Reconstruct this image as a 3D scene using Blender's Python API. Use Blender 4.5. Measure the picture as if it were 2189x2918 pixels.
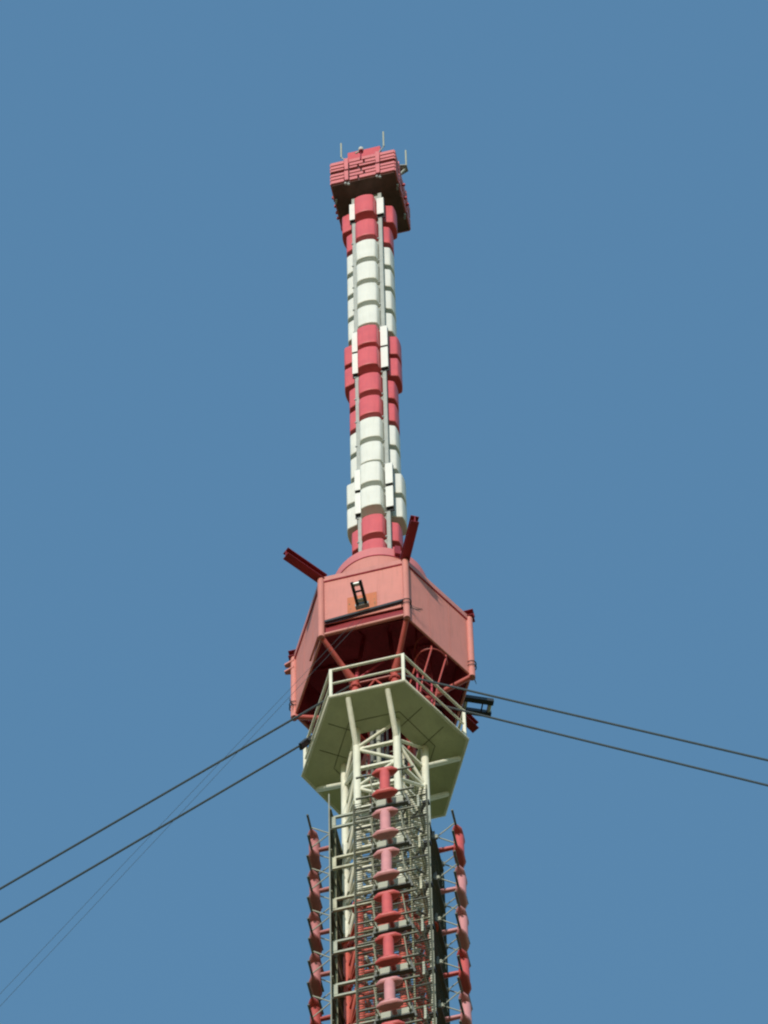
import bpy, bmesh, math, random
from math import sin, cos, pi, radians, atan2, sqrt
from mathutils import Vector, Matrix
random.seed(7)
for o in list(bpy.data.objects): bpy.data.objects.remove(o, do_unlink=True)
S = bpy.context.scene
COL = S.collection

# ------------------------------------------------------------------ camera
H0 = 182.4                                  # height of the service platform above the ground
CAM = Vector((16.7536, -78.7390, H0 - 180.81))
RIGHT = Vector((0.9729621, 0.2307362, -0.0102710))
UP = Vector((0.2171751, -0.8988311, 0.3807067))
FWD = Vector((-0.0786109, 0.3726438, 0.9246388))
cd = bpy.data.cameras.new('camera'); cam = bpy.data.objects.new('camera', cd); COL.objects.link(cam)
cam.matrix_world = Matrix(((RIGHT.x, UP.x, -FWD.x, CAM.x), (RIGHT.y, UP.y, -FWD.y, CAM.y), (RIGHT.z, UP.z, -FWD.z, CAM.z), (0, 0, 0, 1)))
cd.sensor_fit = 'HORIZONTAL'; cd.sensor_width = 36; cd.lens = 24791.68 / 2189 * 36
cd.clip_start = 1; cd.clip_end = 60000
S.camera = cam

# ------------------------------------------------------------------ light
SUN_EL, SUN_AZ = radians(20), radians(-93)   # azimuth counted from +x, anticlockwise
w = bpy.data.worlds.new('World'); S.world = w; w.use_nodes = True
nt = w.node_tree; bg = nt.nodes['Background']
sky = nt.nodes.new('ShaderNodeTexSky'); sky.sky_type = 'NISHITA'; sky.sun_disc = False
sky.sun_elevation = SUN_EL; sky.sun_rotation = pi / 2 - SUN_AZ
sky.altitude = 0; sky.air_density = 3.25; sky.dust_density = 0.0; sky.ozone_density = 10.0
nt.links.new(sky.outputs[0], bg.inputs[0]); bg.inputs[1].default_value = 0.139
sl = bpy.data.lights.new('sun', 'SUN'); sl.energy = 2.05; sl.angle = radians(0.53); sl.color = (1.0, 0.925, 0.82)
so = bpy.data.objects.new('sun', sl); COL.objects.link(so)
sd = Vector((cos(SUN_EL) * cos(SUN_AZ), cos(SUN_EL) * sin(SUN_AZ), sin(SUN_EL)))
so.location = (0, 0, 400); so.rotation_euler = sd.to_track_quat('Z', 'Y').to_euler()
S.view_settings.view_transform = 'Standard'; S.view_settings.look = 'None'
S.view_settings.exposure = 0.64; S.view_settings.gamma = 1; S.view_settings.use_curve_mapping = False
S.render.engine = 'CYCLES'; S.cycles.max_bounces = 8; S.cycles.diffuse_bounces = 5
S.cycles.filter_width = 2.15
S.render.resolution_x = 768; S.render.resolution_y = 1024

# ------------------------------------------------------------------ materials
def paint(name, col, rough=0.5, vary=0.12, scale=1.5, streak=0.0, streak_col=(0.18, 0.09, 0.05), metal=0.0, spec=0.4, bump=0.02, grime=None):
    m = bpy.data.materials.new(name); m.use_nodes = True
    n = m.node_tree; N = n.nodes; L = n.links; b = N['Principled BSDF']
    tc = N.new('ShaderNodeTexCoord')
    no = N.new('ShaderNodeTexNoise'); no.inputs['Scale'].default_value = scale; no.inputs['Detail'].default_value = 6; no.inputs['Roughness'].default_value = .62
    L.new(tc.outputs['Object'], no.inputs['Vector'])
    cr = N.new('ShaderNodeValToRGB'); cr.color_ramp.elements[0].position = .3; cr.color_ramp.elements[1].position = .7
    a = [max(0, c * (1 - vary)) for c in col]; z = [min(1, c * (1 + vary * .6)) for c in col]
    cr.color_ramp.elements[0].color = (*a, 1); cr.color_ramp.elements[1].color = (*z, 1)
    L.new(no.outputs['Fac'], cr.inputs[0])
    out = cr.outputs[0]
    if streak > 0:                            # rain streaks: noise stretched down the surface
        mp = N.new('ShaderNodeMapping'); mp.inputs['Scale'].default_value = (9, 9, .55); L.new(tc.outputs['Object'], mp.inputs[0])
        n2 = N.new('ShaderNodeTexNoise'); n2.inputs['Scale'].default_value = 1.6; n2.inputs['Detail'].default_value = 5; L.new(mp.outputs[0], n2.inputs['Vector'])
        c2 = N.new('ShaderNodeValToRGB'); c2.color_ramp.elements[0].position = .5; c2.color_ramp.elements[1].position = .78
        c2.color_ramp.elements[0].color = (0, 0, 0, 1); c2.color_ramp.elements[1].color = (streak, streak, streak, 1)
        L.new(n2.outputs['Fac'], c2.inputs[0])
        mx = N.new('ShaderNodeMix'); mx.data_type = 'RGBA'
        L.new(c2.outputs[0], mx.inputs[0]); L.new(out, mx.inputs[6]); mx.inputs[7].default_value = (*streak_col, 1); out = mx.outputs[2]
    L.new(out, b.inputs['Base Color'])
    rr = N.new('ShaderNodeMapRange'); rr.inputs[3].default_value = max(0, rough - .1); rr.inputs[4].default_value = min(1, rough + .12)
    L.new(no.outputs['Fac'], rr.inputs[0]); L.new(rr.outputs[0], b.inputs['Roughness'])
    b.inputs['Metallic'].default_value = metal; b.inputs['Specular IOR Level'].default_value = spec
    if bump:
        bp = N.new('ShaderNodeBump'); bp.inputs['Strength'].default_value = .25; bp.inputs['Distance'].default_value = bump
        n3 = N.new('ShaderNodeTexNoise'); n3.inputs['Scale'].default_value = 7; n3.inputs['Detail'].default_value = 4
        L.new(tc.outputs['Object'], n3.inputs['Vector']); L.new(n3.outputs['Fac'], bp.inputs['Height']); L.new(bp.outputs[0], b.inputs['Normal'])
    return m
M = {}
M['white_radome'] = paint('white_radome', (.80, .80, .74), .45, .06, 1.6, .4, (.62, .62, .52))
M['red_radome'] = paint('red_radome', (.68, .112, .122), .45, .10, 1.6, .45, (.50, .075, .085))
M['white_box'] = paint('white_box', (.84, .83, .78), .4, .04, 2)
M['peach'] = paint('peach_paint', (.64, .242, .205), .6, .10, .9, .55, (.46, .19, .15))
M['peach_rail'] = paint('faded_pink_paint', (.60, .235, .20), .5, .08, 1.5, .3, (.42, .14, .1))
M['drum_pink'] = paint('pink_drum_paint', (.66, .2, .2), .5, .08, 1.5, .2, (.5, .13, .12))
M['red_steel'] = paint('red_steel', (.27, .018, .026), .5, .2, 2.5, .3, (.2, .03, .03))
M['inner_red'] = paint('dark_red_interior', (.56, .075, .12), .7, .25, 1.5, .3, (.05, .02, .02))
M['strut_red'] = paint('strut_red', (.50, .09, .075), .5, .15, 3, .3, (.25, .05, .04))
M['leg_red'] = paint('orange_red_leg', (.62, .12, .085), .5, .12, 3, .35, (.35, .08, .05))
M['cream'] = paint('cream_steel', (.78, .77, .64), .5, .08, 2.5, .35, (.45, .42, .27))
M['cream_dirty'] = paint('weathered_cream_steel', (.55, .54, .40), .6, .3, 4, .6, (.16, .14, .08))
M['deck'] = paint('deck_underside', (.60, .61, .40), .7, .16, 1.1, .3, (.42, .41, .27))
M['seam'] = paint('seam_dirt', (.20, .20, .12), .8, .2, 4)
M['galv'] = paint('galvanised_steel', (.42, .44, .42), .5, .3, 6, .3, (.2, .2, .18), .25)
M['rail_grey'] = paint('grey_rail', (.40, .42, .39), .55, .12, 5, .3, (.36, .37, .35))
M['dark_galv'] = paint('dull_grey_steel', (.13, .14, .13), .6, .3, 5, .5, (.2, .15, .06), .1)
M['screen'] = paint('dark_screen_wire', (.055, .065, .05), .65, .3, 5, .5, (.22, .17, .06), .1)
M['post'] = paint('perforated_post', (.27, .27, .17), .65, .45, 14, .8, (.05, .05, .03))
M['light_post'] = paint('pale_post', (.42, .44, .36), .55, .15, 4, .4, (.3, .3, .2))
M['mid_post'] = paint('weathered_post', (.26, .27, .22), .55, .25, 5, .5, (.14, .12, .07))
M['groove'] = paint('dark_groove', (.09, .045, .055), .8, .2, 3)
M['black'] = paint('black_steel', (.03, .033, .035), .5, .3, 6)
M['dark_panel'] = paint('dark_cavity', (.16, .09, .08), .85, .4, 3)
M['rod'] = paint('grey_rod', (.17, .18, .15), .5, .3, 8, .4, (.28, .27, .15), .2)
M['roller'] = paint('pale_roller', (.55, .6, .58), .35, .1, 6, metal=.3)
M['rope'] = paint('steel_rope', (.07, .085, .085), .55, .3, 30, metal=.3)
M['patch'] = paint('orange_primer', (.56, .17, .075), .7, .14, 4, .5, (.45, .12, .06))
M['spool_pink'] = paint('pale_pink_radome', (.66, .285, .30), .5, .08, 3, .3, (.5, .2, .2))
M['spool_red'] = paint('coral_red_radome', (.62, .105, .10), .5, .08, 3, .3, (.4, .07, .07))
M['spool_dull'] = paint('dull_pink_radome', (.50, .18, .18), .6, .15, 3, .5, (.3, .09, .09))  # spool pink darkened to paint the shade on the left column
M['spool_dull_red'] = paint('dull_red_radome', (.48, .08, .07), .6, .15, 3, .5, (.28, .05, .05))  # coral red with the left column's shade mixed into the colour
M['plate'] = paint('pale_plate', (.40, .42, .34), .55, .1, 3, .3, (.38, .38, .28))
M['rib_pink'] = paint('ribbed_pink', (.68, .195, .2), .5, .07, 2, .2, (.5, .12, .12))
M['cap_red'] = paint('cap_red', (.60, .085, .095), .5, .1, 1.5, .2, (.5, .1, .1))
M['lamp'] = paint('lamp_glass', (.6, .6, .55), .25, .05, 4)
def make_ground():
    m = bpy.data.materials.new('grassland'); m.use_nodes = True
    n = m.node_tree; N = n.nodes; L = n.links; b = N['Principled BSDF']
    tc = N.new('ShaderNodeTexCoord'); no = N.new('ShaderNodeTexNoise'); no.inputs['Scale'].default_value = .02; no.inputs['Detail'].default_value = 8
    L.new(tc.outputs['Object'], no.inputs['Vector'])
    cr = N.new('ShaderNodeValToRGB'); cr.color_ramp.elements[0].position = .35; cr.color_ramp.elements[1].position = .65
    cr.color_ramp.elements[0].color = (.085, .096, .025, 1); cr.color_ramp.elements[1].color = (.15, .13, .05, 1)
    L.new(no.outputs['Fac'], cr.inputs[0]); L.new(cr.outputs[0], b.inputs['Base Color']); b.inputs['Roughness'].default_value = .95
    return m
M['ground'] = make_ground()

# ------------------------------------------------------------------ mesh helpers (tower coordinates: origin on the axis at platform height)
class MB:
    def __init__(s): s.v = []; s.f = []; s.sm = []
    def add(s, vs, fs, smooth=False):
        k = len(s.v); s.v += [Vector(p) for p in vs]
        for f in fs: s.f.append([i + k for i in f]); s.sm.append(smooth)
    def box(s, c, size, R=None):
        c = Vector(c); a, b, d = [q / 2 for q in size]
        vs = [Vector((x * a, y * b, z * d)) for x in (-1, 1) for y in (-1, 1) for z in (-1, 1)]
        if R: vs = [R @ p for p in vs]
        s.add([c + p for p in vs], [(0, 1, 3, 2), (4, 6, 7, 5), (0, 4, 5, 1), (2, 3, 7, 6), (0, 2, 6, 4), (1, 5, 7, 3)])
    def frame(s, p, q, upv=None):
        d = (Vector(q) - Vector(p)).normalized()
        u = Vector(upv) if upv else (Vector((0, 0, 1)) if abs(d.z) < .9 else Vector((0, 1, 0)))
        r = d.cross(u).normalized(); u = r.cross(d).normalized(); return d, r, u
    def bar(s, p, q, w, h, upv=None):          # rectangular bar, w across, h along 'up'
        p, q = Vector(p), Vector(q); d, r, u = s.frame(p, q, upv)
        R = Matrix((d, r, u)).transposed()
        s.box((p + q) / 2, ((q - p).length, w, h), R)
    def angle(s, p, q, w, t=.01, upv=None):    # L-section
        p, q = Vector(p), Vector(q); d, r, u = s.frame(p, q, upv)
        R = Matrix((d, r, u)).transposed(); c = (p + q) / 2; l = (q - p).length
        s.box(c - u * (w / 2), (l, w, t), R); s.box(c - r * (w / 2 - t / 2) + u * .001 * 0, (l - .002, t, w - t), R)
    def tube(s, p, q, r, n=14, r2=None, caps=True):
        p, q = Vector(p), Vector(q); d, a, b = s.frame(p, q); r2 = r if r2 is None else r2
        vs = []
        for c, rr in ((p, r), (q, r2)):
            for i in range(n): t = 2 * pi * i / n; vs.append(c + a * cos(t) * rr + b * sin(t) * rr)
        s.add(vs, [(i, (i + 1) % n, n + (i + 1) % n, n + i) for i in range(n)], True)
        if caps: s.add(vs, [tuple(range(n))[::-1], tuple(range(n, 2 * n))])
    def path(s, pts, r, n=8, closed=False):
        pts = [Vector(p) for p in pts]; N = len(pts); rings = []
        for i, p in enumerate(pts):
            a = pts[(i - 1) % N] if (i > 0 or closed) else p; b = pts[(i + 1) % N] if (i < N - 1 or closed) else p
            d = (b - a).normalized(); u = Vector((0, 0, 1)) if abs(d.z) < .9 else Vector((0, 1, 0))
            x = d.cross(u).normalized(); y = x.cross(d).normalized()
            rings += [p + x * cos(2 * pi * j / n) * r + y * sin(2 * pi * j / n) * r for j in range(n)]
        fs = []
        for i in range(N if closed else N - 1):
            k = (i + 1) % N
            for j in range(n): fs.append((i * n + j, i * n + (j + 1) % n, k * n + (j + 1) % n, k * n + j))
        s.add(rings, fs, True)
        if not closed: s.add(rings, [tuple(range(n))[::-1], tuple(range((N - 1) * n, N * n))])
    def lathe(s, prof, c, n=40, axis='z', squash=1.0, smooth=True):
        c = Vector(c); vs = []
        for (t, r) in prof:
            for i in range(n):
                a = 2 * pi * i / n
                if axis == 'z': vs.append(c + Vector((cos(a) * r, sin(a) * r, t)))
                elif axis == 'x': vs.append(c + Vector((t, cos(a) * r, sin(a) * r * squash)))
                else: vs.append(c + Vector((cos(a) * r, t, sin(a) * r * squash)))
        fs = [(k * n + i, k * n + (i + 1) % n, (k + 1) * n + (i + 1) % n, (k + 1) * n + i) for k in range(len(prof) - 1) for i in range(n)]
        s.add(vs, fs, smooth)
        s.add(vs[:n] + vs[-n:], [tuple(range(n))[::-1], tuple(range(n, 2 * n))])
    def prism(s, poly, z0, z1, taper=None):    # poly: xy list, counter-clockwise
        n = len(poly); t = taper or poly
        vs = [(x, y, z0) for x, y in poly] + [(x, y, z1) for x, y in t]
        s.add(vs, [tuple(range(n))[::-1], tuple(range(n, 2 * n))] + [(i, (i + 1) % n, n + (i + 1) % n, n + i) for i in range(n)])
    def rot(s, a):                             # copy turned about the tower axis
        o = MB(); R = Matrix.Rotation(a, 3, 'Z'); o.v = [R @ p for p in s.v]; o.f = [list(f) for f in s.f]; o.sm = list(s.sm); return o
    def build(s, name, mat, parent=None, base=None, bevel=0):
        if base is None: base = parent['_b'] if parent is not None else (0, 0, 0)
        B = Vector(base); me = bpy.data.meshes.new(name)
        me.from_pydata([p - B for p in s.v], [], s.f); me.update()
        bm = bmesh.new(); bm.from_mesh(me); bmesh.ops.remove_doubles(bm, verts=bm.verts, dist=1e-5)
        bmesh.ops.recalc_face_normals(bm, faces=bm.faces); bm.to_mesh(me); bm.free()
        sm = any(s.sm)
        if sm:
            for p in me.polygons: p.use_smooth = True
        o = bpy.data.objects.new(name, me); COL.objects.link(o); me.materials.append(M[mat])
        if sm: me.set_sharp_from_angle(angle=radians(38))
        if parent is not None: o.parent = parent
        else: o.location = B + Vector((0, 0, H0))
        if bevel:
            md = o.modifiers.new('bevel', 'BEVEL'); md.width = bevel; md.segments = 3; md.limit_method = 'ANGLE'; md.angle_limit = radians(35)
            md.harden_normals = False
            for p in me.polygons: p.use_smooth = True
            me.set_sharp_from_angle(angle=radians(60))
        o['_b'] = tuple(B)
        return o
def tag(o, label, cat, group=None):
    o['label'] = label; o['category'] = cat
    if group: o['group'] = group
    return o
def thing(name, base, label, cat, group=None):
    o = bpy.data.objects.new(name, None); COL.objects.link(o); o.location = Vector(base) + Vector((0, 0, H0)); o['_b'] = tuple(base)
    o.empty_display_size = .2
    return tag(o, label, cat, group)
def structure(o): o['kind'] = 'structure'; return o

# ------------------------------------------------------------------ ground
g = MB(); g.add([(-20000, -20000, -H0), (20000, -20000, -H0), (20000, 20000, -H0), (-20000, 20000, -H0)], [(0, 1, 2, 3)])
structure(g.build('ground', 'ground', base=(0, 0, -H0)))

def hexpts(R, z=None, a0=-120):
    p = [(R * cos(radians(a0 + 60 * k)), R * sin(radians(a0 + 60 * k))) for k in range(6)]
    return p if z is None else [Vector((x, y, z)) for x, y in p]

# ------------------------------------------------------------------ lattice tower
GZ = -H0
tower = thing('lattice_tower', (0, 0, GZ), 'slender hexagonal lattice tower of cream tubes turning orange red below its flanges', 'tower')
LR = .935; LEG = hexpts(LR)
ZS = -9.55                                    # cream paint above, red below
def V(k, z, R=LR): x, y = hexpts(R)[k % 6]; return Vector((x, y, z))
for k in range(6):
    b = MB(); b.tube(V(k, -.02), V(k, ZS), .088, 18); leg = b.build('leg', 'cream', tower)
    b = MB(); b.lathe([(0, .09), (0, .17), (.05, .17), (.05, .09)], V(k, ZS), 24); b.lathe([(-.06, .09), (-.06, .17), (-.012, .17), (-.012, .09)], V(k, ZS), 24)
    for j in range(8):
        a = j * pi / 4; c = V(k, ZS - .085) + Vector((cos(a) * .14, sin(a) * .14, 0)); b.tube(c, c + Vector((0, 0, .025)), .016, 6)
    b.build('flange', 'leg_red', leg)
    b = MB(); b.tube(V(k, ZS - .06), V(k, GZ), .09, 18); b.build('lower_leg_section', 'leg_red', leg)
def brace_level(n0, n1):
    hz = MB(); dg = MB(); gs = MB()
    for L in range(n0, n1):
        z = -1.07 * L
        for k in range(6):
            a, c = V(k, z), V(k + 1, z); d = (c - a).normalized()
            nrm = Vector((d.y, -d.x, 0))
            hz.bar(a + d * .08, c - d * .08, .012, .085, (0, 0, 1))
            hz.bar(a + d * .08 + Vector((0, 0, -.046)) - nrm * .034, c - d * .08 + Vector((0, 0, -.046)) - nrm * .034, .07, .01, (0, 0, 1))
            up = (L % 2 == 0)
            p, q = (V(k + 1, z), V(k, z - 1.07)) if up else (V(k, z), V(k + 1, z - 1.07))
            e = (q - p).normalized(); dg.tube(p + e * .09 - Vector((0, 0, .03)), q - e * .09 + Vector((0, 0, .03)), .042, 10)
            for pt, sg in ((a, 1), (c, -1)):
                o = pt + d * sg * .12
                hz.prism([(o.x - d.x * .05 - nrm.x * .005, o.y - d.y * .05 - nrm.y * .005), (o.x + d.x * .05 - nrm.x * .005, o.y + d.y * .05 - nrm.y * .005), (o.x + d.x * .05 + nrm.x * .005, o.y + d.y * .05 + nrm.y * .005), (o.x - d.x * .05 + nrm.x * .005, o.y - d.y * .05 + nrm.y * .005)], z - .06, z + .06)
    return hz, dg, gs
for L in range(0, 19):
    hz, dg, gs = brace_level(L, L + 1)
    mt = 'cream' if -1.07 * L > ZS + .3 else 'leg_red'
    if L > 0:
        o = hz.build('horizontal_ring', mt, tower)
    dg.build('diagonal_bracing', 'cream' if -1.07 * L > ZS + .9 else 'leg_red', tower)
hz, dg, gs = brace_level(19, 169); o = hz.build('lower_horizontals', 'leg_red', tower); dg.build('lower_diagonals', 'leg_red', tower)
# things running up inside the lattice
ladder = thing('inner_ladder', (.18, .25, GZ), 'narrow pale ladder climbing inside the lattice between the tower legs', 'ladder')
b = MB(); b.bar((0, .25, GZ), (0, .25, 1.0), .05, .03); b.build('stile', 'cream_dirty', ladder)
b = MB(); b.bar((.38, .25, GZ), (.38, .25, 1.0), .05, .03); b.build('stile', 'cream_dirty', ladder)
z = .8
while z > -19: b = MB(); b.tube((0, .25, z), (.38, .25, z), .014, 6); b.build('rung', 'cream_dirty', ladder); z -= .3
fd = thing('feeder_cables', (-.1, .1, GZ), 'bundle of dark and pale feeder pipes running up the middle of the lattice', 'cables')
for (x, y, r, mt) in ((-.28, .0, .05, 'dark_galv'), (-.14, .06, .055, 'light_post'), (-.02, -.04, .035, 'black'), (-.36, .2, .045, 'leg_red'), (.06, .1, .03, 'black'), (-.22, .22, .06, 'dark_galv'), (.3, -.2, .045, 'dark_galv')):
    b = MB(); b.tube((x, y, GZ), (x, y, 3.5), r, 10); b.build('feeder_pipe', mt, fd)
for k in range(1, 20): b = MB(); b.box((-.1, .08, -1.07 * k - .4), (.95, .06, .05)); b.box((-.1, .02, -1.07 * k - .36), (.06, 1.2, .045)); b.build('clamp_bar', 'cream_dirty', fd)

# ------------------------------------------------------------------ service platform
PV = [(-.86, -1.70), (.86, -1.70), (1.91, .03), (.98, 1.71), (-.98, 1.71), (-1.89, .03)]
plat = thing('service_platform', (0, 0, 0), 'cream hexagonal platform with pipe railings under the red cabin', 'platform')
IN = hexpts(.80)
b = MB(); n = 6
vs = [(x, y, 0) for x, y in PV] + [(x, y, 0) for x, y in IN] + [(x, y, .07) for x, y in PV] + [(x, y, .07) for x, y in IN]
fs = []
for i in range(6):
    j = (i + 1) % 6
    fs += [(i, 6 + i, 6 + j, j), (12 + i, 12 + j, 18 + j, 18 + i), (i, j, 12 + j, 12 + i), (6 + i, 18 + i, 18 + j, 6 + j)]
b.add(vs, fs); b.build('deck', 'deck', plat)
b = MB(); b.path([(x * 1.012, y * 1.012, .035) for x, y in PV], .05, 10, closed=True); b.build('edge_tube', 'cream', plat)
b = MB()
def seam(p, q): b.bar((*p, -.006), (*q, -.006), .016, .008)
H2 = hexpts(1.18)
for k in range(6): seam(H2[k], H2[(k + 1) % 6])
for k in range(6):
    a, c = Vector(PV[k]), Vector(PV[(k + 1) % 6]); m_ = (a + c) / 2; nr = m_.normalized()
    if k % 2:
        for f in (.36, .7):
            p = a.lerp(c, f); seam(p - nr * .14, p - nr * .80)
b.build('plate_seams', 'seam', plat)
for k in (0, 2, 4):                             # pairs of outriggers under three of the sides
    a, c = V(k, 0), V(k + 1, 0); m_ = (a + c) / 2; nr = Vector((m_.x, m_.y, 0)).normalized()
    for p in (a, c):
        s0 = p + Vector((0, 0, -1.02)); s1 = Vector((p.x, p.y, 0)) * .985 + nr * .83
        b = MB(); b.tube(s0, s1 + Vector((0, 0, -.03)), .065, 14)
        b.build('outrigger_strut', 'cream', plat)
for k in range(6):
    x, y = PV[k]; x *= .985; y *= .985
    b = MB(); b.bar((x, y, .07), (x, y, 1.66), .07, .07, (0, 1, 0)); b.build('railing_post', 'cream', plat)
for k in range(6):
    p = Vector((PV[k][0] * .985, PV[k][1] * .985, 0)); q = Vector((PV[(k + 1) % 6][0] * .985, PV[(k + 1) % 6][1] * .985, 0))
    b = MB(); b.tube(p + Vector((0, 0, 1.64)), q + Vector((0, 0, 1.64)), .036, 10); b.build('top_rail', 'cream', plat)
    b = MB(); b.tube(p + Vector((0, 0, .88)), q + Vector((0, 0, .88)), .028, 10); b.build('middle_rail', 'cream', plat)
# boxes and gear lying on the deck
for (x, y, sx, sy, sz, rz, lab) in ((.95, -1.2, .5, .16, .3, 1.05, 'grey cable box on the platform deck behind the right front railing'), (-.62, -1.3, .3, .2, .22, .2, 'small grey box on the platform deck by the front left corner')):
    bx = thing('junction_box', (x, y, .07), lab, 'box', 'grey boxes on the platform deck')
    R = Matrix.Rotation(rz, 3, 'Z'); b = MB(); b.box((x, y, .07 + sz / 2), (sx, sy, sz), R); b.build('housing', 'galv', bx, bevel=.01)
    b = MB(); b.box((x, y, .07 + sz + .012), (sx + .03, sy + .03, .02), R); b.build('lid', 'dark_galv', bx)

wc = thing('winch_cabinet', (0, .98, .07), 'dark steel cabinet standing on the far side of the platform deck behind the tower head', 'cabinet')
b = MB(); b.box((0, .98, 1.05), (1.25, .26, 1.9)); b.build('body', 'dark_galv', wc, bevel=.02)
for x in (-.31, .31): b = MB(); b.box((x, .842, 1.05), (.56, .016, 1.7)); b.build('door', 'galv' if x > 0 else 'dark_galv', wc)
b = MB()
for y, l in ((.3, .9), (.5, .8)): b.tube((-l / 2, y, .12), (l / 2, y, .12), .05, 10)
b.build('cable_tray', 'dark_galv', wc)
# ------------------------------------------------------------------ equipment cabin
CV = [(-1.03, -1.81), (1.00, -1.82), (2.12, -.03), (1.08, 1.83), (-1.08, 1.83), (-2.11, .0)]
ZB, ZT = 3.45, 6.86
cab = thing('equipment_cabin', (0, 0, .8), 'faded pink hexagonal cabin with an open dark red underside above the railed platform', 'cabin')
def cvp(k, z, s=1.0): x, y = CV[k % 6]; return Vector((x * s, y * s, z))
for k in range(6):
    p, q = cvp(k, 0, .985), cvp(k + 1, 0, .985); d = (q - p).normalized(); nr = Vector((d.y, -d.x, 0))
    zb = 4.12 if k == 0 else ZB + .06
    b = MB(); b.bar(p + d * .05 + Vector((0, 0, (zb + ZT) / 2)), q - d * .05 + Vector((0, 0, (zb + ZT) / 2)), .03, ZT - zb, (0, 0, 1))
    wl = b.build('wall_panel', 'peach', cab)
    b = MB()
    for f in (.36, .68):
        c = p.lerp(q, f) + nr * .0165; b.bar(c + Vector((0, 0, zb + .01)), c + Vector((0, 0, ZT - .12)), .008, .004, nr)
    b.build('panel_seams', 'peach_rail', wl)
    b = MB(); L_ = (q - p).length
    for f in (.05, .345, .375, .665, .695, .95):
        z = zb + .12
        while z < ZT - .25: c = p.lerp(q, f) + nr * .0165 + Vector((0, 0, z)); b.bar(c, c + nr * .004, .014, .014, (0, 0, 1)); z += .22
    b.build('rivets', 'peach_rail', wl)
    b = MB(); b.bar(p + d * .02 + Vector((0, 0, 6.74)) + nr * .035, q - d * .02 + Vector((0, 0, 6.74)) + nr * .035, .035, .24, (0, 0, 1)); b.build('top_flashing', 'peach_rail', cab)
    b = MB(); b.bar(p + d * .05 + Vector((0, 0, 6.605)) + nr * .03, q - d * .05 + Vector((0, 0, 6.605)) + nr * .03, .03, .016, (0, 0, 1)); b.build('flashing_shadow_gap', 'inner_red', cab)  # dark red strip painting the shadow line below the flashing
    b = MB(); r_ = .05 if k == 0 else .03
    b.tube(p + Vector((0, 0, ZB + .08 if k == 0 else ZB + .02)), q + Vector((0, 0, ZB + .16 if k == 0 else ZB + .02)), r_, 12); b.build('bottom_rail', 'peach_rail', cab)
    b = MB(); pp = cvp(k, 0); b.tube(pp + Vector((0, 0, ZB - .12)), pp + Vector((0, 0, ZT - .06)), .08, 18); b.build('corner_post', 'peach', cab)
# back liner behind the slot over the front rail, roof, inner ceiling and inner ribs
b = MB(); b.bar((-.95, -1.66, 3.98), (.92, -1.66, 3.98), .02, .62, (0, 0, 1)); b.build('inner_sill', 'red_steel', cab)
b = MB(); b.prism([(x * .975, y * .975) for x, y in CV], ZT - .04, ZT + .0); b.build('roof', 'peach_rail', cab)
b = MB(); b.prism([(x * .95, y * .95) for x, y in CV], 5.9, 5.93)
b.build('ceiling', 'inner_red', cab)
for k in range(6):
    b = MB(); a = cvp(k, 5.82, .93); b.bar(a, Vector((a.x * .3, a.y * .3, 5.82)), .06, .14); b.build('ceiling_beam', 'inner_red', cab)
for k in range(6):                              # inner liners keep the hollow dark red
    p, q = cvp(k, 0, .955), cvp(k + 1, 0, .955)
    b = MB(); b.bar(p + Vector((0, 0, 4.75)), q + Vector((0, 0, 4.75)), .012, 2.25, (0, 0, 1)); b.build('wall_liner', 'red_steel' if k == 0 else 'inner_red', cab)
# struts from cabin corners down onto the tower head, with the tower head legs
NZ = 2.62
for k in range(6):
    s0 = cvp(k, ZB - .06, .99); s1 = V(k, NZ)
    b = MB(); b.tube(s0, s1, .062, 14, r2=.07); b.tube(s1.lerp(s0, .42), s1, .066, 14, r2=.12); b.build('support_strut', 'strut_red', cab)
    b = MB(); b.tube(V(k, .09), V(k, NZ + .12), .10, 16); b.lathe([(-.04, .145), (-.005, .145)], V(k, NZ - .3), 18); b.lathe([(.005, .145), (.04, .145)], V(k, NZ - .3), 18)
    for j in range(6):
        a_ = j * pi / 3; c = V(k, NZ - .38) + Vector((cos(a_) * .122, sin(a_) * .122, 0)); b.tube(c, c + Vector((0, 0, .16)), .014, 6)
    b.build('head_leg', 'strut_red', cab)
    b = MB(); b.tube(V(k, NZ), V(k, 5.8, .62), .05, 12); b.build('inner_leg', 'inner_red', cab)
b = MB()
for k in range(6):
    a, c = V(k, NZ), V(k + 1, NZ); top = (a + c) / 2
    b.tube(a, c, .03, 8); b.tube(top, V(k, 1.5), .025, 8); b.tube(top, V(k + 1, 1.5), .025, 8)
b.build('head_bracing', 'strut_red', cab)
b = MB()
for k in range(6): b.tube(V(k, 2.9, .9), V(k + 1, 4.1, .8), .03, 8); b.tube(V(k, 4.1, .78), V(k + 1, 4.1, .78), .03, 8)
b.build('inner_bracing', 'inner_red', cab)
# round drum on the roof
b = MB(); b.lathe([(ZT, 1.17), (9.12, 1.17)], (0, 0, 0), 64); b.build('drum_wall', 'peach', cab)
b = MB(); b.lathe([(9.135, 1.185), (9.62, 1.165), (9.64, .9)], (0, 0, 0), 64); b.build('drum_collar', 'drum_pink', cab)
b = MB(); b.lathe([(9.105, 1.19), (9.135, 1.19)], (0, 0, 0), 64); b.build('drum_seam', 'inner_red', cab)
b = MB(); b.bar((.60, -1.06, 9.38), (.72, -1.0, 9.38), .1, .46, (0, 0, 1)); b.build('collar_lug', 'red_steel', cab)  # dark red block on the drum collar
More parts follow.
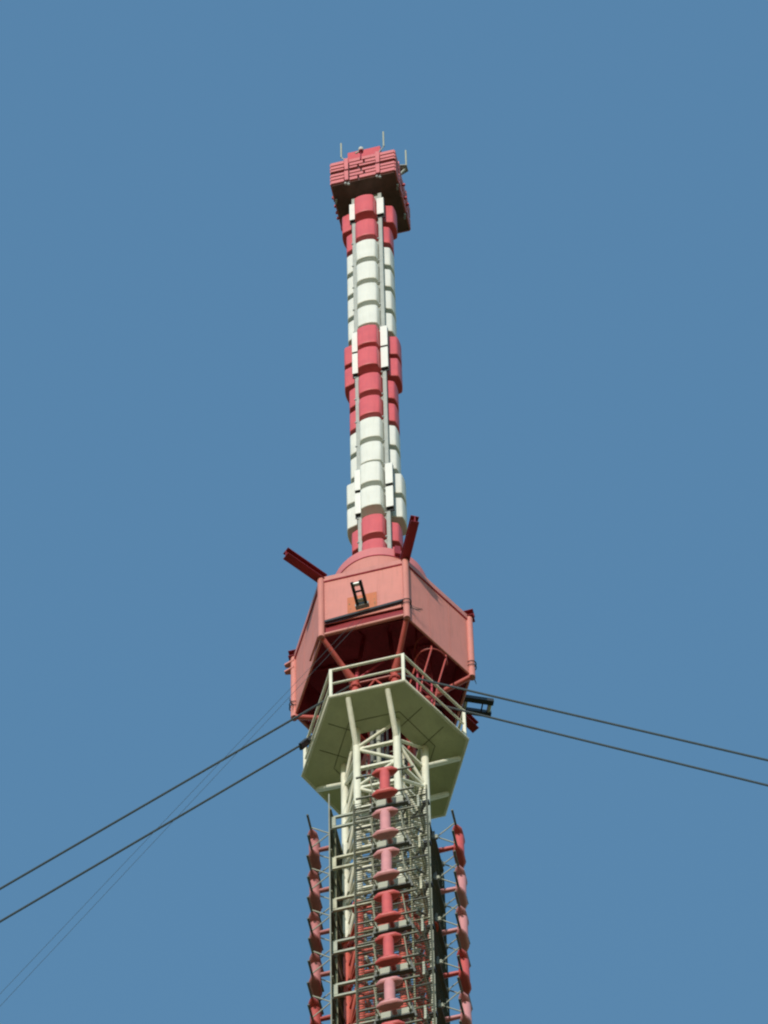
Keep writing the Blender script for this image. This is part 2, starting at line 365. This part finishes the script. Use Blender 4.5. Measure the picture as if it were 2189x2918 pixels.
# projecting I-beams at the roof corners
def ibeam(p, q, w, h, t, mat, lab=None):
    b = MB(); p, q = Vector(p), Vector(q); up = Vector((0, 0, 1)); off = up * (h / 2 - t / 2)
    b.bar(p + off, q + off, w, t); b.bar(p - off, q - off, w, t); b.bar(p, q, t, h - 2 * t - .004)
    o = b.build('projecting_beam', mat, cab)
    return o
for k, L, dr in ((0, 1.03, (-.66, -.80)), (1, 1.03, (.46, -.93)), (3, 1.1, (.5, .87)), (4, 1.1, (-.5, .87))):
    c = cvp(k, 6.93); d = Vector((*dr, 0)).normalized(); ibeam(c - d * .12, c + d * L, .2, .34, .022, 'red_steel')
for k, d in ((2, Vector((1, -.02, 0))), (5, Vector((-1, 0, 0)))):
    c = cvp(k, 6.93); ibeam(c - d * .1, c + d * .12, .22, .30, .02, 'red_steel')
# corner clamps, gusset plates, repair patch, dark bar along the front
b = MB(); b.box((-.05, -1.812, 4.84), (.70, .012, .98)); pt = b.build('repair_patch', 'patch', cab)
b = MB()
for i in range(14):
    x = random.choice((-.36, -.33, .24, .27)) + random.uniform(-.02, .02); b.box((x, -1.8195, random.uniform(4.45, 5.25)), (random.uniform(.01, .03), .003, random.uniform(.01, .06)))
b.build('patch_rivets', 'seam', pt)
b = MB(); b.bar((-.94, -1.855, 4.12), (.93, -1.855, 4.36), .05, .10, (0, 0, 1)); b.build('front_bar', 'black', cab)
b = MB(); b.bar((-.94, -1.862, 4.18), (.93, -1.862, 4.42), .02, .012, (0, 0, 1)); b.build('front_bar_edge', 'galv', cab)
for k, zz in ((1, 4.3), (2, 4.1), (5, 4.1)):
    b = MB(); c = cvp(k, 0)
    for dz in (0, -.2):
        b.path([(c.x + cos(a) * .11, c.y + sin(a) * .11, zz + dz + .03 * sin(a)) for a in [2 * pi * i / 16 for i in range(16)]], .013, 6, closed=True)
    nr = Vector((c.x, c.y, 0)).normalized(); t_ = Vector((-nr.y, nr.x, 0))
    for i in range(4):
        s_ = c + t_ * .1 + Vector((0, 0, zz - .1 - .06 * i)); e_ = s_ + t_ * random.uniform(.1, .28) + Vector((0, 0, random.uniform(-.3, .05))) + nr * .03
        b.path([s_, (s_ + e_) / 2 + Vector((0, 0, -.05)), e_], .007, 5)
    b.build('cable_lashing', 'black', cab)
c = cvp(0, 0); t_ = (cvp(5, 0) - c).normalized(); nr = Vector((t_.y, -t_.x, 0)) * (1 if Vector((t_.y, -t_.x, 0)).dot(c) > 0 else -1)
b = MB(); p0 = c + nr * .02 + Vector((0, 0, ZB + .1))
b.add([p0, p0 + t_ * .72 + nr * .0, p0 + Vector((0, 0, .62)), p0 + nr * .05, p0 + t_ * .72 + nr * .05, p0 + nr * .05 + Vector((0, 0, .62))], [(0, 1, 2), (3, 5, 4), (0, 3, 4, 1), (1, 4, 5, 2), (2, 5, 3, 0)])
b.build('gusset_plate', 'peach', cab)
for zz in (6.5, 6.1):
    b = MB(); b.prism([(-2.10, -.10), (-2.02, .12), (-2.33, .06), (-2.34, -.02)][::-1], zz, zz + .07); b.build('corner_lug', 'peach', cab)

# ladder with safety hoops under the cabin
lc = thing('caged_ladder', (1.29, -.65, .1), 'red ladder with round safety hoops rising into the open cabin', 'ladder')
cx, cy, cr_ = 1.29, -.65, .37
for s_ in (-1, 1):
    b = MB(); b.path([(cx - .28 + s_ * .13, cy + .3 + s_ * .17, .1), (cx - .2 + s_ * .13, cy + .2 + s_ * .17, 3.0), (cx - .2 + s_ * .13, cy + .2 + s_ * .17, 5.6)], .025, 8); b.build('stile', 'inner_red', lc)
for i in range(18): b = MB(); zz = .3 + .3 * i; b.tube((cx - .2 - .13, cy + .2 - .17, zz), (cx - .2 + .13, cy + .2 + .17, zz), .014, 6); b.build('rung', 'inner_red', lc)
for (zz, sx_, sy_, a0, a1) in ((4.3, -.02, .12, -175, 15), (3.2, 0, 0, -190, 25), (1.25, -.42, .30, -190, 30)):
    b = MB(); b.path([(cx + sx_ + cr_ * cos(radians(a)), cy + sy_ + cr_ * sin(radians(a)), zz) for a in range(a0, a1, 10)], .02, 8); b.build('safety_hoop', 'strut_red', lc)
for a in (-178, -75, -8):
    ca, sa = cr_ * cos(radians(a)), cr_ * sin(radians(a))
    b = MB(); b.path([(cx + ca - .02, cy + sa + .12, 4.4), (cx + ca, cy + sa, 3.2), (cx + ca - .25, cy + sa + .18, 2.2), (cx + ca - .42, cy + sa + .3, 1.0)], .022, 8); b.build('cage_bar', 'strut_red', lc)

# rope fairleads: black frames with pale rollers sticking out of the cabin
def fairlead(c, az, tilt, label, L=.58, hw=.10, rt=.065):
    c = Vector(c); d = Vector((cos(az), sin(az), tilt)).normalized(); t_ = Vector((-sin(az), cos(az), 0)); u = d.cross(t_).normalized()
    th = thing('rope_fairlead', c, label, 'bracket', 'black rope fairleads on the cabin')
    for s_ in (-1, 1):
        b = MB(); b.bar(c + t_ * s_ * hw, c + t_ * s_ * hw + d * L, rt, .15, (0, 0, 1)); b.build('side_rail', 'black', th)
    b = MB(); b.tube(c - t_ * (hw - rt / 2) + d * (L - .07), c + t_ * (hw - rt / 2) + d * (L - .07), .05, 14); b.build('roller', 'roller', th)
    b = MB(); b.tube(c - t_ * (hw - rt / 2) + d * .12, c + t_ * (hw - rt / 2) + d * .12, .05, 14); b.build('roller', 'roller', th)
    b = MB(); b.bar(c - t_ * (hw - rt / 2) + d * (L - .24), c + t_ * (hw - rt / 2) + d * (L - .24), .03, .05); b.build('spacer', 'black', th)
    b = MB(); b.bar(c - t_ * .16, c + t_ * .16, .1, .14, (0, 0, 1)); b.build('mount', 'galv', th)
    return th
fairlead((-.02, -1.95, 4.38), radians(-92), .32, 'small black frame with two rollers over the orange patch on the cabin front')
fairlead((1.62, .98, 4.35), radians(24), .05, 'black double frame with pale rollers jutting from the right side of the cabin', .76, .155, .12)

# ------------------------------------------------------------------ guy ropes and hoist wires
def rope(name, p0, az, m, r, label, group, z_end=-H0, cat='cable'):
    p0 = Vector(p0); t = (p0.z - z_end) / m; q = p0 + Vector((cos(az) * t, sin(az) * t, z_end - p0.z))
    b = MB(); N = 24
    pts = [p0.lerp(q, i / N) for i in range(N + 1)]
    b.path(pts, r, 8); o = b.build(name, 'rope', base=p0); tag(o, label, cat, group); return o
GR = 'thick guy ropes of the tower'
rope('guy_rope', (LEG[1][0], LEG[1][1], 2.72), radians(-30), 2.03, .026, 'upper of the two thick dark ropes running down to the right from the platform', GR)
rope('guy_rope', (LEG[2][0], LEG[2][1], 2.69), radians(-30), 2.04, .026, 'lower of the two thick dark ropes running down to the right from the platform', GR)
rope('guy_rope', (LEG[0][0], LEG[0][1], 2.67), radians(210), 2.02, .026, 'upper of the two thick dark ropes running down to the left from the platform', GR)
rope('guy_rope', (LEG[5][0], LEG[5][1], 2.60), radians(210), 2.02, .026, 'lower of the two thick dark ropes running down to the left from the platform', GR)
sh = thing('rope_clamp', (-1.55, -.36, 1.28), 'black rope clamp by the left railing post on the lower left rope', 'clamp')
d_ = Vector((cos(radians(210)), sin(radians(210)), -2.02)).normalized(); p_ = Vector((LEG[5][0], LEG[5][1], 2.60)) + d_ * 1.5
b = MB(); b.bar(p_, p_ + d_ * .5, .12, .1); b.build('clamp_body', 'black', sh)
b = MB(); b.bar(p_ + d_ * .5, p_ + d_ * .85 + Vector((0, 0, -.08)), .07, .16); b.build('clamp_jaw', 'black', sh)
HW = 'thin hoist wires of the cabin'
rope('hoist_wire', (-.25, -1.9, 3.62), radians(225), 3.44, .0042, 'upper of the two hair thin wires slanting down left from the cabin front', HW, cat='wire')
rope('hoist_wire', (-.02, -1.9, 3.72), radians(225), 3.468, .0042, 'lower of the two hair thin wires slanting down left from the cabin front', HW, cat='wire')

# ------------------------------------------------------------------ antenna mast
mast = thing('antenna_mast', (0, 0, 9.62), 'tall red and white banded antenna mast built of stacked curved panels', 'antenna mast')
X0 = -.035
b = MB(); b.prism([(-.35, -.36), (.35, -.36), (.35, .36), (-.35, .36)], 9.62, 35.9); b.build('core', 'rail_grey', mast)
for sx_ in (-1, 1):
    for sy_ in (-1, 1):
        b = MB(); xr = .345 if sx_ > 0 else -.365; b.bar((xr, sy_ * .405, 9.62), (xr, sy_ * .405, 35.6), .10, .10, (0, 1, 0)); b.build('corner_rail', 'rail_grey', mast, bevel=.01)
rows = [(35.1, 33.87, 1, 'r'), (33.55, 32.38, 0, 'r'), (32.02, 30.75, 0, 'w'), (30.41, 29.18, 0, 'w'), (28.84, 27.58, 0, 'w'), (27.24, 25.99, 0, 'w'),
        (25.55, 24.34, 1, 'r'), (24.04, 22.84, 1, 'r'), (22.52, 21.35, 0, 'r'), (20.98, 19.81, 0, 'r'), (19.5, 18.22, 0, 'w'), (17.9, 16.67, 0, 'w'),
        (16.3, 15.06, 1, 'w'), (14.74, 13.53, 1, 'w'), (13.2, 12.05, 0, 'r'), (11.66, 10.42, 0, 'r')]
def radome_poly(r, dr=0.0):
    pts = [(-.315, -.40)]
    for i in range(9):
        x = -.25 + .5 * i / 8; pts.append((x, -(r - .05) - .05 * (1 - (x / .25) ** 2) + dr))
    pts.append((.315, -.40)); pts.append((.315, -.30)); pts.append((-.315, -.30))
    return pts
for (zt, zb, big, c) in rows:
    r = .73 if big else .62; zt -= .11; zb -= .11
    poly = radome_poly(r)
    base = MB(); base.prism(poly, zb, zt)
    for q in range(4):
        o = base.rot(q * pi / 2); 
        for v_ in o.v: v_.x += X0
        o.build('curved_panel', 'red_radome' if c == 'r' else 'white_radome', mast, bevel=.035)
    for q in range(4):                          # bracket that carries the panel
        bb_ = MB(); bb_.box((0, -.36, (zb + zt) / 2), (.3, .2, .3)); o = bb_.rot(q * pi / 2)
    bb_ = MB()
for zb, zt in ((33.83, 35.0), (24.27, 25.62), (22.78, 24.15), (15.02, 16.32), (13.54, 14.83)):
    for sy_ in (-1, 1):
        for sx_ in (-1, 1):
            b = MB(); xb = (.40 if zb < 20 else .37) if sx_ > 0 else -.37; b.box((xb, sy_ * .495, (zb + zt) / 2), (.185, .075, zt - zb)); o = b.build('flat_panel', 'white_box', mast, bevel=.008)
            b = MB(); b.box((xb, sy_ * .495, zb), (.165, .055, .02)); b.box((xb, sy_ * .443, (zb + zt) / 2 - .06), (.20, .025, zt - zb + .1)); b.build('panel_back', 'black', o)  # black sheet reaching past the panel edges, painting the panel's shadow
for (zt, zb, big, c) in rows[1:]:
    for xs in (.285, -.41): b = MB(); b.box((xs, -.462, zb - .19), (.05, .03, .05)); b.build('rail_clip', 'galv', mast)

# ------------------------------------------------------------------ ribbed antenna head
hd = thing('top_antenna', (0, 0, 35.88), 'pink ribbed square antenna box crowning the mast', 'antenna')
A = .87; HB, HT = 35.86, 37.46
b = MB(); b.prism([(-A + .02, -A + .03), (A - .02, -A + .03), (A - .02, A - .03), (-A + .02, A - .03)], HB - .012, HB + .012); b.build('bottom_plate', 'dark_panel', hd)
face = []
rows2 = [(37.46, 37.25), (37.18, 36.99), (36.92, 36.79), (36.58, 36.415), (36.345, 36.165), (36.095, 35.885)]
for q in range(4):
    a = q * pi / 2
    b = MB(); b.box((0, -A + .085, (HB + HT) / 2), (2 * A - .13, .05, HT - HB - .03)); bk = b.rot(a).build('panel_back', 'groove', hd)
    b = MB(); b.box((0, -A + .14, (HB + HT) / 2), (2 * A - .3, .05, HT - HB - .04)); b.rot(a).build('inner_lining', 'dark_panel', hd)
    for r_i, (z1, z0) in enumerate(rows2):
        b = MB(); s_ = (-.04, .04, -.12)[r_i % 3]
        for (xa, xb) in ((-A, -.51), (-.36, s_ - .025), (s_ + .025, .355), (.48, A)):
            b.box(((xa + xb) / 2, -A + .012, (z0 + z1) / 2 + .004), (xb - xa, .075, z1 - z0 - .012))
        b.rot(a).build('rib_row', 'rib_pink', hd, bevel=.008)
    for xs in (-.44, .415):
        for (z0, z1) in ((36.72, 37.56), (35.92, 36.6)):
            b = MB(); b.box((xs, -A - .015, (z0 + z1) / 2), (.10, .05, z1 - z0)); b.box((xs - .05, -A - .03, (z0 + z1) / 2 + .1), (.02, .03, z1 - z0 - .2)); b.rot(a).build('vertical_strap', 'rib_pink', hd)
    b = MB()
    for xs in (-.44, .415):
        b.box((xs - .04, -A + .02, HB - .07), (.05, .05, .1)); b.box((xs + .04, -A + .05, HB - .1), (.06, .04, .07)); b.tube((xs, -A + .03, HB - .13), (xs + .05, -A + .03, HB + .02), .014, 6)
    b.rot(a).build('strap_clamp', 'galv', hd)
b = MB(); b.box((-.02, 0, 37.9), (.92, .7, .02)); b.box((-.05, -.0, 38.4), (.9, .88, 1.72)); b.build('cap_box', 'cap_red', hd, bevel=.01)
b = MB(); b.box((0, 0, 37.3), (1.0, 1.0, .3)); b.build('cap_base', 'inner_red', hd)
# stubs sticking out of the side panels
for (x, y, z) in ((.92, -.12, 36.7), (.92, .05, 36.15), (.92, .3, 36.3), (-.89, -.41, 36.13), (-.89, -.155, 36.15), (-.89, .012, 36.1), (-.89, .135, 36.0)):
    sg = 1 if x > 0 else -1
    b = MB(); b.tube((x - sg * .05, y, z), (x + sg * .035, y, z), .04, 10); b.tube((x + sg * .035, y, z - .04), (x + sg * .035, y, z + .06), .032, 8); b.build('side_stub', 'cap_red', hd)
b = MB(); b.prism([(.80, -.28), (1.06, -.23), (1.07, -.04), (.84, .04)], 37.9, 37.94); b.bar((.8, -.1, 37.5), (1.0, -.12, 37.9), .05, .05); b.build('side_bracket', 'rail_grey', hd)
b = MB(); b.tube((.45, -.35, 38.25), (.80, -.28, 38.25), .13, 16); b.tube((.45, -.2, 37.5), (.72, -.3, 38.2), .03, 8); b.build('side_drum', 'cap_red', hd)
for (pts, lab) in (([(-.45, -.84, 37.5), (-.53, -.84, 37.75), (-.59, -.82, 37.95), (-.59, -.82, 39.03)], 'short pale whip antenna on the left corner of the ribbed head'),
                   ([(.42, -.82, 37.6), (.46, -.78, 37.9), (.56, -.74, 38.3), (.56, -.74, 39.42)], 'tallest pale whip antenna beside the red cap box'),
                   ([(1.0, -.16, 37.94), (1.04, -.16, 37.98), (1.04, -.16, 39.2)], 'pale whip antenna on the bracket right of the ribbed head')):
    t = thing('whip_antenna', pts[0], lab, 'antenna', 'whip antennas on the mast head')
    b = MB(); b.path(pts[:-1], .018, 8); b.build('bent_stem', 'galv', t)
    b = MB(); b.path(pts[-2:], .024, 10); b.build('whip', 'light_post', t)
ol = thing('warning_lamp', (-.1, -.9, 37.5), 'small glass warning lamp on a dark stalk above the ribbed head', 'lamp')
b = MB(); b.tube((-.05, -.88, 37.3), (-.05, -.8, 38.15), .018, 8); b.tube((-.05, -.8, 38.1), (-.05, -.8, 38.2), .06, 12); b.build('stalk', 'red_steel', ol)
b = MB(); b.lathe([(0, .05), (.06, .075), (.14, .07), (.19, .03)], (-.05, -.8, 38.2), 16); b.build('lamp_glass', 'lamp', ol)
b = MB(); b.bar((-.2, -.8, 38.08), (-.05, -.8, 38.2), .03, .05); b.build('lamp_arm', 'light_post', ol)

# ------------------------------------------------------------------ antenna arrays round the lattice
E0, K0, SC, HWD = .32, 1.57, 1.04, .83        # sideways offset, dipole radius, screen radius, screen half width
ZTOP = -4.45; PIT = 2.159; HALF = 1.105
def dipole_parts(zu):
    zl = zu - HALF; out = {}
    b = MB()
    prof = [(-.30, .022), (-.29, .04), (-.2, .095), (-.12, .125), (0, .13), (.12, .125), (.2, .095), (.29, .04), (.30, .022)]
    for z in (zu, zl): pass
    cs = [(.118, .035), (.07, .085), (-.07, .085), (-.118, .035), (-.118, -.035), (-.07, -.085), (.07, -.085), (.118, -.035)]
    for key, zc in (('flange_upper', zu), ('flange_lower', zl)):
        m_ = MB(); st_ = [(-.30, .2, .35), (-.17, .93, .95), (-.10, 1, 1), (.10, 1, 1), (.17, .93, .95), (.30, .2, .35)]; vs = []
        for (x, sy, sz) in st_: vs += [(E0 + x, -K0 + cy * sy, zc + cz * sz) for cy, cz in cs]
        fs = [(k * 8 + i, k * 8 + (i + 1) % 8, (k + 1) * 8 + (i + 1) % 8, (k + 1) * 8 + i) for k in range(5) for i in range(8)] + [tuple(range(8))[::-1], tuple(range(40, 48))]
        m_.add(vs, fs); out[key] = m_
    b.tube((E0, -K0, zu - .04), (E0, -K0, zl + .04), .118, 24, caps=False); out['barrel'] = b
    st = MB(); zm = (zu + zl) / 2; st.tube((E0, -K0 + .06, zm), (E0, -SC - .05, zm), .05, 14, r2=.062); st.tube((E0, -K0 + .1, zm + .09), (E0, -SC - .05, zm + .12), .012, 6); out['stub'] = st
    rods = []
    for z in (zu, zl):
        for s_ in (-1, 1): r = MB(); r.tube((E0 + s_ * .29, -K0, z), (E0 + s_ * .66, -K0, z), .027, 10); rods.append(r)
    out['rods'] = rods
    vs_ = []
    zm = (zu + zl) / 2
    for s_ in (-1, 1):
        for z in (zu, zl):
            v_ = MB(); v_.tube((E0 + s_ * .34, -SC - .10, zm), (E0 + s_ * .34, -K0, z), .016, 6); vs_.append(v_)
        v_ = MB(); v_.box((E0 + s_ * .34, -SC - .06, zm), (.06, .12, .16)); vs_.append(v_)
    out['vs'] = vs_
    pl = MB(); z = (zu + zl) / 2 + .06; W = .33
    pl.add([], [])
    poly = []
    for (cx_, cz_, a0) in ((W - .06, -.09, -90), (W - .06, .09, 0), (-W + .06, .09, 90), (-W + .06, -.09, 180)):
        for i in range(5): a = radians(a0 + i * 22.5); poly.append((cx_ + .06 * cos(a), cz_ + .06 * sin(a)))
    n = len(poly)
    pl.add([(E0 + x, -SC - .05, z + zz) for x, zz in poly] + [(E0 + x, -SC - .0, z + zz) for x, zz in poly], [tuple(range(n)), tuple(range(n, 2 * n))[::-1]] + [(i, (i + 1) % n, n + (i + 1) % n, n + i) for i in range(n)])
    out['plate'] = pl
    dk = MB(); dk.bar((E0 - .42, -SC - .04, zl + .36), (E0 + .42, -SC - .04, zl + .36), .10, .07, (0, 0, 1)); dk.bar((E0 - .36, -SC - .04, zl + .8), (E0 - .45, -SC - .0, zl + .30), .05, .05); dk.bar((E0 + .36, -SC - .04, zl + .8), (E0 + .45, -SC - .0, zl + .30), .05, .05); out['rail'] = dk
    return out
ORD = ['top', 'second', 'third', 'fourth', 'fifth', 'sixth', 'seventh']
FC = {0: ('front', ['r', 'p', 'p', 'r', 'r', 'p', 'r']), 1: ('right', ['r', 'p', 'p', 'r', 'p', 'r', 'r']), 3: ('left', ['p', 'p', 'p', 'p', 'r', 'p', 'p'])}
WHERE = {'front': 'on the front of the lattice', 'right': 'in the right hand column', 'left': 'in the left hand column'}
for q, (fn, cols) in FC.items():
    a = q * pi / 2; 
    for i, c in enumerate(cols):
        zu = ZTOP - i * PIT; P = dipole_parts(zu)
        bs = Matrix.Rotation(a, 3, 'Z') @ Vector((E0, -SC, zu - HALF)); mt = 'spool_pink' if c == 'p' else 'spool_red'
        nm = 'pale pink' if c == 'p' else 'coral red'
        if fn == 'left': mt = 'spool_dull' if c == 'p' else 'spool_dull_red'; nm = 'dull pink' if c == 'p' else 'dull red'  # left column takes the paints that have its shade in the colour
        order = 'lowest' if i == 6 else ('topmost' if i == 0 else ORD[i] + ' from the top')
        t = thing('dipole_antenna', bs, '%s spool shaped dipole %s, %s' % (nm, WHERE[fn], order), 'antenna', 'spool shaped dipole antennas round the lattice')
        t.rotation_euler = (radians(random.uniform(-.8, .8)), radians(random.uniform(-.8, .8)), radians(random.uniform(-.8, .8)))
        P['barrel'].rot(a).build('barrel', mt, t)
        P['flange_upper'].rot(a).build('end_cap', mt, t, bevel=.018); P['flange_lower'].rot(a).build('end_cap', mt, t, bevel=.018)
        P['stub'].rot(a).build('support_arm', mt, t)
        for r in P['rods']: r.rot(a).build('dipole_rod', 'rod', t)
        for v_ in P['vs']: v_.rot(a).build('stay', 'light_post', t)
        fc_ = MB(); x_ = E0 - .2; fc_.path([(x_, -SC + .02, zu - .62), (x_ - .12, -SC + .05, zu - .75), (x_ - .24, -SC + .07, zu - 1.1), (x_ - .22, -SC + .09, zu - 2.1)], .014, 6); fc_.rot(a).build('feed_cable', 'black', t)
        P['plate'].rot(a).build('back_plate', 'plate', t, bevel=.006); P['rail'].rot(a).build('mounting_rail', 'dark_galv', t)
ZEND = -20.6
def screen(q, label):
    a = q * pi / 2; bs = Matrix.Rotation(a, 3, 'Z') @ Vector((E0, -SC, ZEND))
    t = thing('reflector_screen', bs, label, 'screen', 'wire reflector screens of the four antenna columns')
    for i, x in enumerate((E0 - HWD, E0 - .42, E0 + .42, E0 + HWD)):
        b = MB(); top = -4.35 if i in (0, 3) else -4.7
        edge = i == 0
        if q in (1, 3) and i == (0 if q == 1 else 3):
            wd = .10 if q == 1 else .03; b.box((x, -SC, (ZEND - 4.0) / 2), (.03, wd, -4.0 - ZEND)); b.rot(a).build('edge_post', 'light_post' if q == 1 else 'mid_post', t)
        else:
            b.bar((x, -SC + .03, ZEND), (x, -SC + .03, top), .038, .045, (0, 1, 0)); b.rot(a).build('perforated_post', 'post', t)
    b = MB(); z = -4.62; k = 0
    while z > ZEND:
        b.tube((E0 - HWD, -SC, z), (E0 + HWD, -SC, z), .0085, 6, caps=False); z -= .118
    for x in (E0 - HWD, E0 + HWD): b.tube((x, -SC, -4.62), (x, -SC, ZEND), .012, 6)
    b.rot(a).build('wire_grid', 'screen', t)
    for i in range(15):
        o = MB(); zc = ZTOP - .35 - i * PIT / 2; o.bar((E0 - HWD, -SC + .035, zc), (E0 + HWD, -SC + .035, zc), .03, .045, (0, 0, 1)); o.rot(a).build('screen_rail', 'dark_galv' if i % 2 else 'post', t)
    for i in range(8):
        zc = ZTOP - .7 - i * PIT
        if zc < ZEND + .6: break
        # arm frame reaching sideways to the neighbouring screen
        o = MB(); x0, x1 = -SC - .01, E0 - .42; y = -SC + .085
        for z_ in (zc + .27, zc - .27): o.bar((x0, y, z_), (x1, y, z_), .05, .085, (0, 0, 1))
        o.bar((x0 + .06, y - .004, zc + .22), (x0 + .06, y - .004, zc - .22), .11, .05, (0, 1, 0)); o.rot(a).build('arm_frame', 'light_post' if (i in (0, 3, 4, 5)) else 'cream_dirty', t)
        o = MB(); o.box((x1 + .02, y, zc), (.03, .05, .62)); o.rot(a).build('arm_bracket', 'cream_dirty', t)
        o = MB(); x = E0 + HWD; o.box((x - .03, -SC + .07, zc - .05), (.16, .10, .10)); o.bar((x - .05, -SC + .07, zc - .05), (x - .25, -SC + .35, zc - .05), .05, .06); (o.rot(a).build('corner_clamp', 'black', t) if q != 3 else None)
        # standoffs back to the tower legs
        for (p_, q_) in (((E0 - .42, -SC + .05, zc + .1), (-.465, -.74, zc - .1)), ((E0 + .42, -SC + .05, zc + .1), (.465, -.72, zc - .1)), ((E0 + HWD, -SC + .05, zc - .05), (.55, -.62, zc - .2))):
            if q == 3 and p_[0] > .4: continue
            o = MB(); o.bar(p_, q_, .04, .04); o.rot(a).build('standoff', 'dark_galv', t)
    return t
screen(0, 'fine wire reflector screen across the front of the lattice, behind the front dipoles')
screen(1, 'dark reflector screen seen nearly edge on at the right side of the lattice')
screen(2, 'reflector screen on the far side of the lattice, seen through it')
screen(3, 'dark reflector screen seen nearly edge on at the left side of the lattice')
